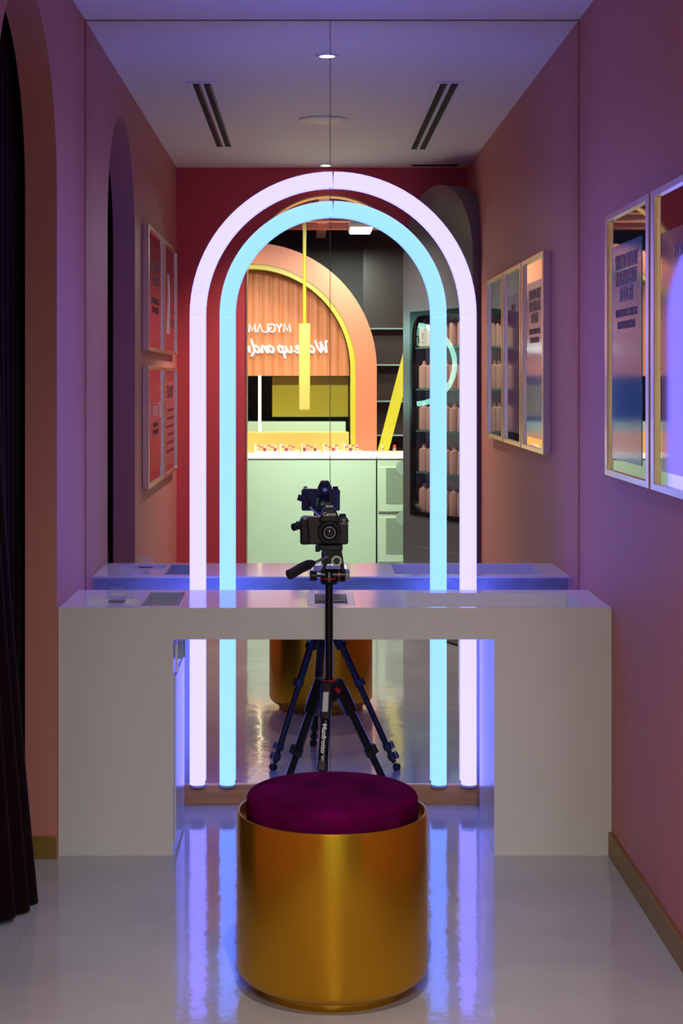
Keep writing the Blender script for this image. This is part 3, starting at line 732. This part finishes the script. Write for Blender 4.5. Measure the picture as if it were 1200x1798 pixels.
Ll = (.8, [([(0, 1), (0, 0), (.6, 0)], False)])
Al = (1.1, [([(0, 0), (.45, 1), (.9, 0)], False)])
strokes('block_lettering', [Ml, Yl, Gl, Ll, Al, Ml, Ml], (510-540)*ks, EYE+(665-583)*ks, .066, .0056, hs=.80)
a_ = (1.15, [([(.95, .85), (.55, 1.0), (.15, .6), (.2, .1), (.5, .05), (.85, .5), (1.0, 1.0), (.92, .3), (1.05, .0), (1.25, .2)], True)])
items = [(2.0, [([(-.1, 1.6), (.1, 1.75), (.22, 1.0), (.3, .05), (.65, .7), (1.0, 1.6), (.98, .8), (1.1, .05), (1.5, .8), (1.75, 1.85)], True)]), a_,
         (1.05, [([(.05, .2), (.45, 1.3), (.4, 1.9), (.2, 1.4), (.05, 0)], True), ([(.1, .45), (.65, 1.0), (.6, .6), (.3, .5), (.7, .0), (1.0, .15)], True)]),
         (1.35, [([(.0, .35), (.6, .65), (.5, 1.0), (.15, .7), (.2, .08), (.6, 0), (.95, .3)], True)]),
         (1.15, [([(0, 1), (.0, .25), (.3, 0), (.65, .45), (.85, 1.0), (.78, .2), (1.0, 0), (1.15, .15)], True)]),
         (1.45, [([(.2, 1.05), (.0, -.9)], True), ([(.1, .5), (.5, 1.0), (.85, .7), (.6, .05), (.15, .15)], True)]), a_,
         (1.05, [([(.1, 1), (0, 0), (.3, .75), (.65, 1), (.72, .5), (.7, .05), (1.0, .15)], True)]),
         (1.6, [([(.85, .85), (.5, 1.0), (.1, .55), (.2, .05), (.55, .1), (.9, .8), (1.1, 2.0), (.9, .8), (.9, .1), (1.25, -.3), (1.4, -.6)], True)]),
         (1.4, [([(.0, 1), (-.05, 0), (.25, .8), (.5, .95), (.5, 0), (.75, .8), (1.0, .95), (1.0, 0), (1.2, .15)], True)])]
strokes('script_lettering', items, (577-540)*ks, EYE+(665-619)*ks, .0535, .0078, .15)
# gold mirror panel, trays, glowing riser
tag(MB().box((478-540)*13.6/F_PX, (612-540)*13.6/F_PX, ry(13.6)-.05, ry(13.6), 1.19, 1.525).build('gold_panel', mat('gold_mirror', (.30, .24, .015), .25, .35), bevel=.004),
    'large rectangular gold mirrored panel standing under the fluted orange panel', 'panel')
tag(MB().box(cx-Ry_+.01, (608-540)*13.3/F_PX, ry(13.7), ry(13.4), .926, 1.155).build('back_shelf', PALE, bevel=.003), 'pale green raised shelf behind the tester trays', 'shelf')
tag(MB().box(-1.9, (613-540)*12.95/F_PX, ry(13.15), ry(12.95), .926, 1.085).build('glowing_riser', mat('amber_acrylic', (.30, .12, .02), .3, emis=(1.0, .50, .12), es=.8), bevel=.004),
    'amber glowing riser box running along the counter behind the tester trays', 'display riser')
tag(MB().cyl((-.375, ry(13.0), 1.086), (-.375, ry(13.0), 1.53), .012, n=16).build('light_rod', mat('lit_rod', (.9, .8, .5), .3, emis=(1, .8, .45), es=1.5)), 'slim upright glowing rod standing on the amber riser', 'light')
JARS = [mat('jar_rose', (.7, .25, .22), .3), mat('jar_amber', (.6, .3, .1), .3), mat('jar_plum', (.2, .03, .06), .3)]
TRAYM = mat('tray_white', (.85, .82, .78), .2)
row = 0
for ti, (px, wpx) in enumerate(((448, 44), (492, 36), (530, 36), (568, 36), (604, 34))):
    x0 = (px-540)*12.7/F_PX
    tr = thing('tester_tray', ['white tester tray on the counter, nearest the left jamb', 'white tester tray on the counter, second from the jamb', 'white tester tray on the counter below the hanging gold bar', 'white tester tray on the counter, fourth from the jamb', 'white tester tray on the counter, at the foot of the orange arch'][ti], 'tray', (x0+.07, ry(12.75), .926), 'white tester trays along the shop counter')
    MB().box(x0, x0+wpx*12.7/F_PX*.94, ry(12.85), ry(12.58), .926, .950).build('tray_base', TRAYM, tr, bevel=.003)
    MB().box(x0, x0+.006, ry(12.85), ry(12.58), .950, 1.0).build('divider', TRAYM, tr)
    ncol = int((wpx*12.7/F_PX*.94-.016)/.027)
    for q in range(ncol):
        for r_ in range(3):
            xj = x0+.022+.027*q; yj = ry(12.61)-.075*r_
            j = tag(MB().lathe([(0, 0), (.0105, 0), (.0105, .024+.008*r_), (.007, .028+.008*r_), (0, .028+.008*r_)], (xj, yj, .9505), 12).build('cosmetic_pot', JARS[(q+r_+ti) % 3]),
                    'small %s cosmetic pot in a white tester tray on the shop counter' % ['rose', 'amber', 'plum'][(q+r_+ti) % 3], 'pot', 'cosmetic pots in the tester trays')
tag(MB().box((664-540)*12.6/F_PX, (720-540)*12.6/F_PX, ry(12.8), ry(12.56), .926, .945).build('sample_board', mat('peach_board', (.8, .45, .3), .3), bevel=.002),
    'flat peach board of lipstick samples on top of the drawer unit', 'board')
for q, px in enumerate((673, 694)):
    l = thing('lipstick', 'upright %s lipstick on the peach sample board' % ['green capped', 'red capped'][q], 'lipstick', ((px-540)*12.6/F_PX, ry(12.66), .946), 'lipsticks on the sample board')
    xx = (px-540)*12.6/F_PX
    MB().cyl((xx, ry(12.66), .946), (xx, ry(12.66), .975), .012, n=16).build('tube', CHAMP, l)
    MB().cyl((xx, ry(12.66), .975), (xx, ry(12.66), .998), .011, n=16).build('cap', [mat('cap_green', (.3, .5, .2), .3), mat('cap_red', (.6, .03, .05), .3)][q], l)
# hanging gold bar lamp
kp = 12.3/F_PX; px_ = (535-540)*kp; py_ = ry(12.3)
hp = thing('hanging_bar', 'slim golden bar hanging on a yellow rod from the shop ceiling', 'pendant', (px_, py_, 3.1))
MB().cyl((px_, py_, EYE+(665-568)*kp), (px_, py_, 3.1), .013, n=16).build('rod', YEL, hp)
MB().box(px_-10*kp, px_+10*kp, py_-.03, py_+.03, EYE-(720-665)*kp, EYE+(665-568)*kp).build('bar', mat('polished_gold', (.55, .40, .09), .32, .55), hp, bevel=.006)
# mint ring light, seen by way of the case glass
rc_ = Vector((-1.85, -.15, 1.617)); rn = Vector((.729, .685, 0)); ru = Vector((-rn.y, rn.x, 0)); rr_ = .31
rg = thing('ring_light', 'large round mint ring light on a yellow post at the left of the shop', 'light', tuple(rc_))
MINT = mat('mint_neon', (.5, .6, .6), .5, emis=(.35, 1.0, .85), es=9)
MB().tube([rc_+ru*rr_*math.cos(2*PI*i/64)+Vector((0, 0, rr_*math.sin(2*PI*i/64))) for i in range(64)], .02, 12, closed=True).build('light_ring', MINT, rg)
ch = [(rr_*.93*math.cos(PI*(.17+.66*i/24)), rr_*.93*math.sin(PI*(.17+.66*i/24))) for i in range(25)]
pl = MB().prism(ch, tuple(rc_), tuple(ru), (0, 0, 1), tuple(rn*-.01)).build('lettered_plate', mat('mint_plate', (.4, .8, .7), .4, emis=(.3, .9, .75), es=4), rg)
text('lettering', 'am!', .13, rc_+Vector((0, 0, .205))+rn*.001-ru*.02, None, INK, pl, .0005, 1, uv=(ru, Vector((0, 0, 1))))
MB().cyl(rc_+Vector((0, 0, -rr_)), (rc_.x, rc_.y, 0), .02).build('post', YEL, rg)
MB().cyl((rc_.x, rc_.y, 0), (rc_.x, rc_.y, .02), .18, n=48).build('base', YEL, rg)
tag(MB().prism([(0, 0), (.09, 0), (.30, .80), (.21, .80)], ((664-540)*13.2/F_PX, ry(13.3), .926), (1, 0, 0), (0, 0, 1), (0, .03, 0)).build('leaning_band', YEL), 'slanted yellow band leaning behind the end of the counter', 'band')
# dark wall shelves beside the portal
sh = thing('wall_shelving', 'dark wall shelving with thin glass shelves beside the orange arch', 'shelving', (1.2, -3.0, 0))
MB().box(.50, 2.4, -3.1, -3.08, .5, 2.95).build('back_board', mat('dark_brown_board', (.05, .03, .025), .25), sh)
for z_ in (1.0, 1.30, 1.62, 1.94): MB().box(.50, 2.4, -3.08, -2.85, z_, z_+.012).build('shelf', mat('glass_shelf', (.35, .45, .42), .1), sh)
# ceiling beams and light boxes
BEAM = mat('pink_beam', (.75, .33, .27), .5)
for k, y_ in enumerate((-1.75, -1.1, -.45)):
    tag(MB().box(-3.05, 3.05, y_-.06, y_+.06, 2.72, 2.90).build('ceiling_beam', BEAM), 'salmon pink beam crossing the shop ceiling, %s' % ['farthest from the red wall', 'middle of three', 'nearest the red wall'][k], 'beam', 'salmon ceiling beams')
for k, x_ in enumerate((-1.4, -.35, .12, 1.0)):
    m = MB()
    for a, b in ((-3.05, -1.81), (-1.69, -1.16), (-1.04, -.51), (-.39, 1.6)): m.box(x_-.04, x_+.04, a, b, 2.76, 2.88)
    tag(m.build('cross_beam', BEAM), 'salmon pink beam running lengthwise along the shop ceiling, number %s from the left wall' % ['one', 'two', 'three', 'four'][k], 'beam', 'lengthwise ceiling beams')
LBOX = mat('light_box_diffuser', (.9, .9, .9), .4, emis=(.95, 1, .95), es=2.0)
for (x, y, l, lab) in ((.42, -1.3, .5, 'white ceiling light box in front of the orange arch top'), (-.9, -1.0, .9, 'long white ceiling light box on the left of the shop'), (1.3, -.6, .9, 'long white ceiling light box on the right of the shop')):
    t = thing('light_box', lab, 'ceiling light', (x, y, 3.1), 'white light boxes of the shop')
    dz = -.07 if x == .42 else 0
    MB().box(x-.09, x+.09, y-l/2-.02, y+l/2+.02, 2.745+dz, 2.80).build('housing', WHITE_P, t)
    MB().box(x-.08, x+.08, y-l/2, y+l/2, 2.738+dz, 2.745+dz).build('diffuser', LBOX, t)
    for s_ in (-1, 1): MB().cyl((x, y+s_*l*.4, 2.79), (x, y+s_*l*.4, 3.1), .006, n=8).build('hanger', BLK_METAL, t)

t = thing('added_flood_lamp', 'added white flood lamp box, unseen under the shop ceiling, tilted towards the archway', 'ceiling light', (.13, -.23, 3.1))  # invented, unseen housing for the fill that brightens the desk
Mf = Matrix.Translation((.13, -.2, 3.0)) @ Matrix.Rotation(math.radians(65), 4, 'X')
MB().box(-.37, .37, -.09, .09, .004, .05, Mf).build('housing', WHITE_P, t)
MB().cyl((.13, -.24, 3.02), (.13, -.24, 3.1), .01).build('hanger', BLK_METAL, t)
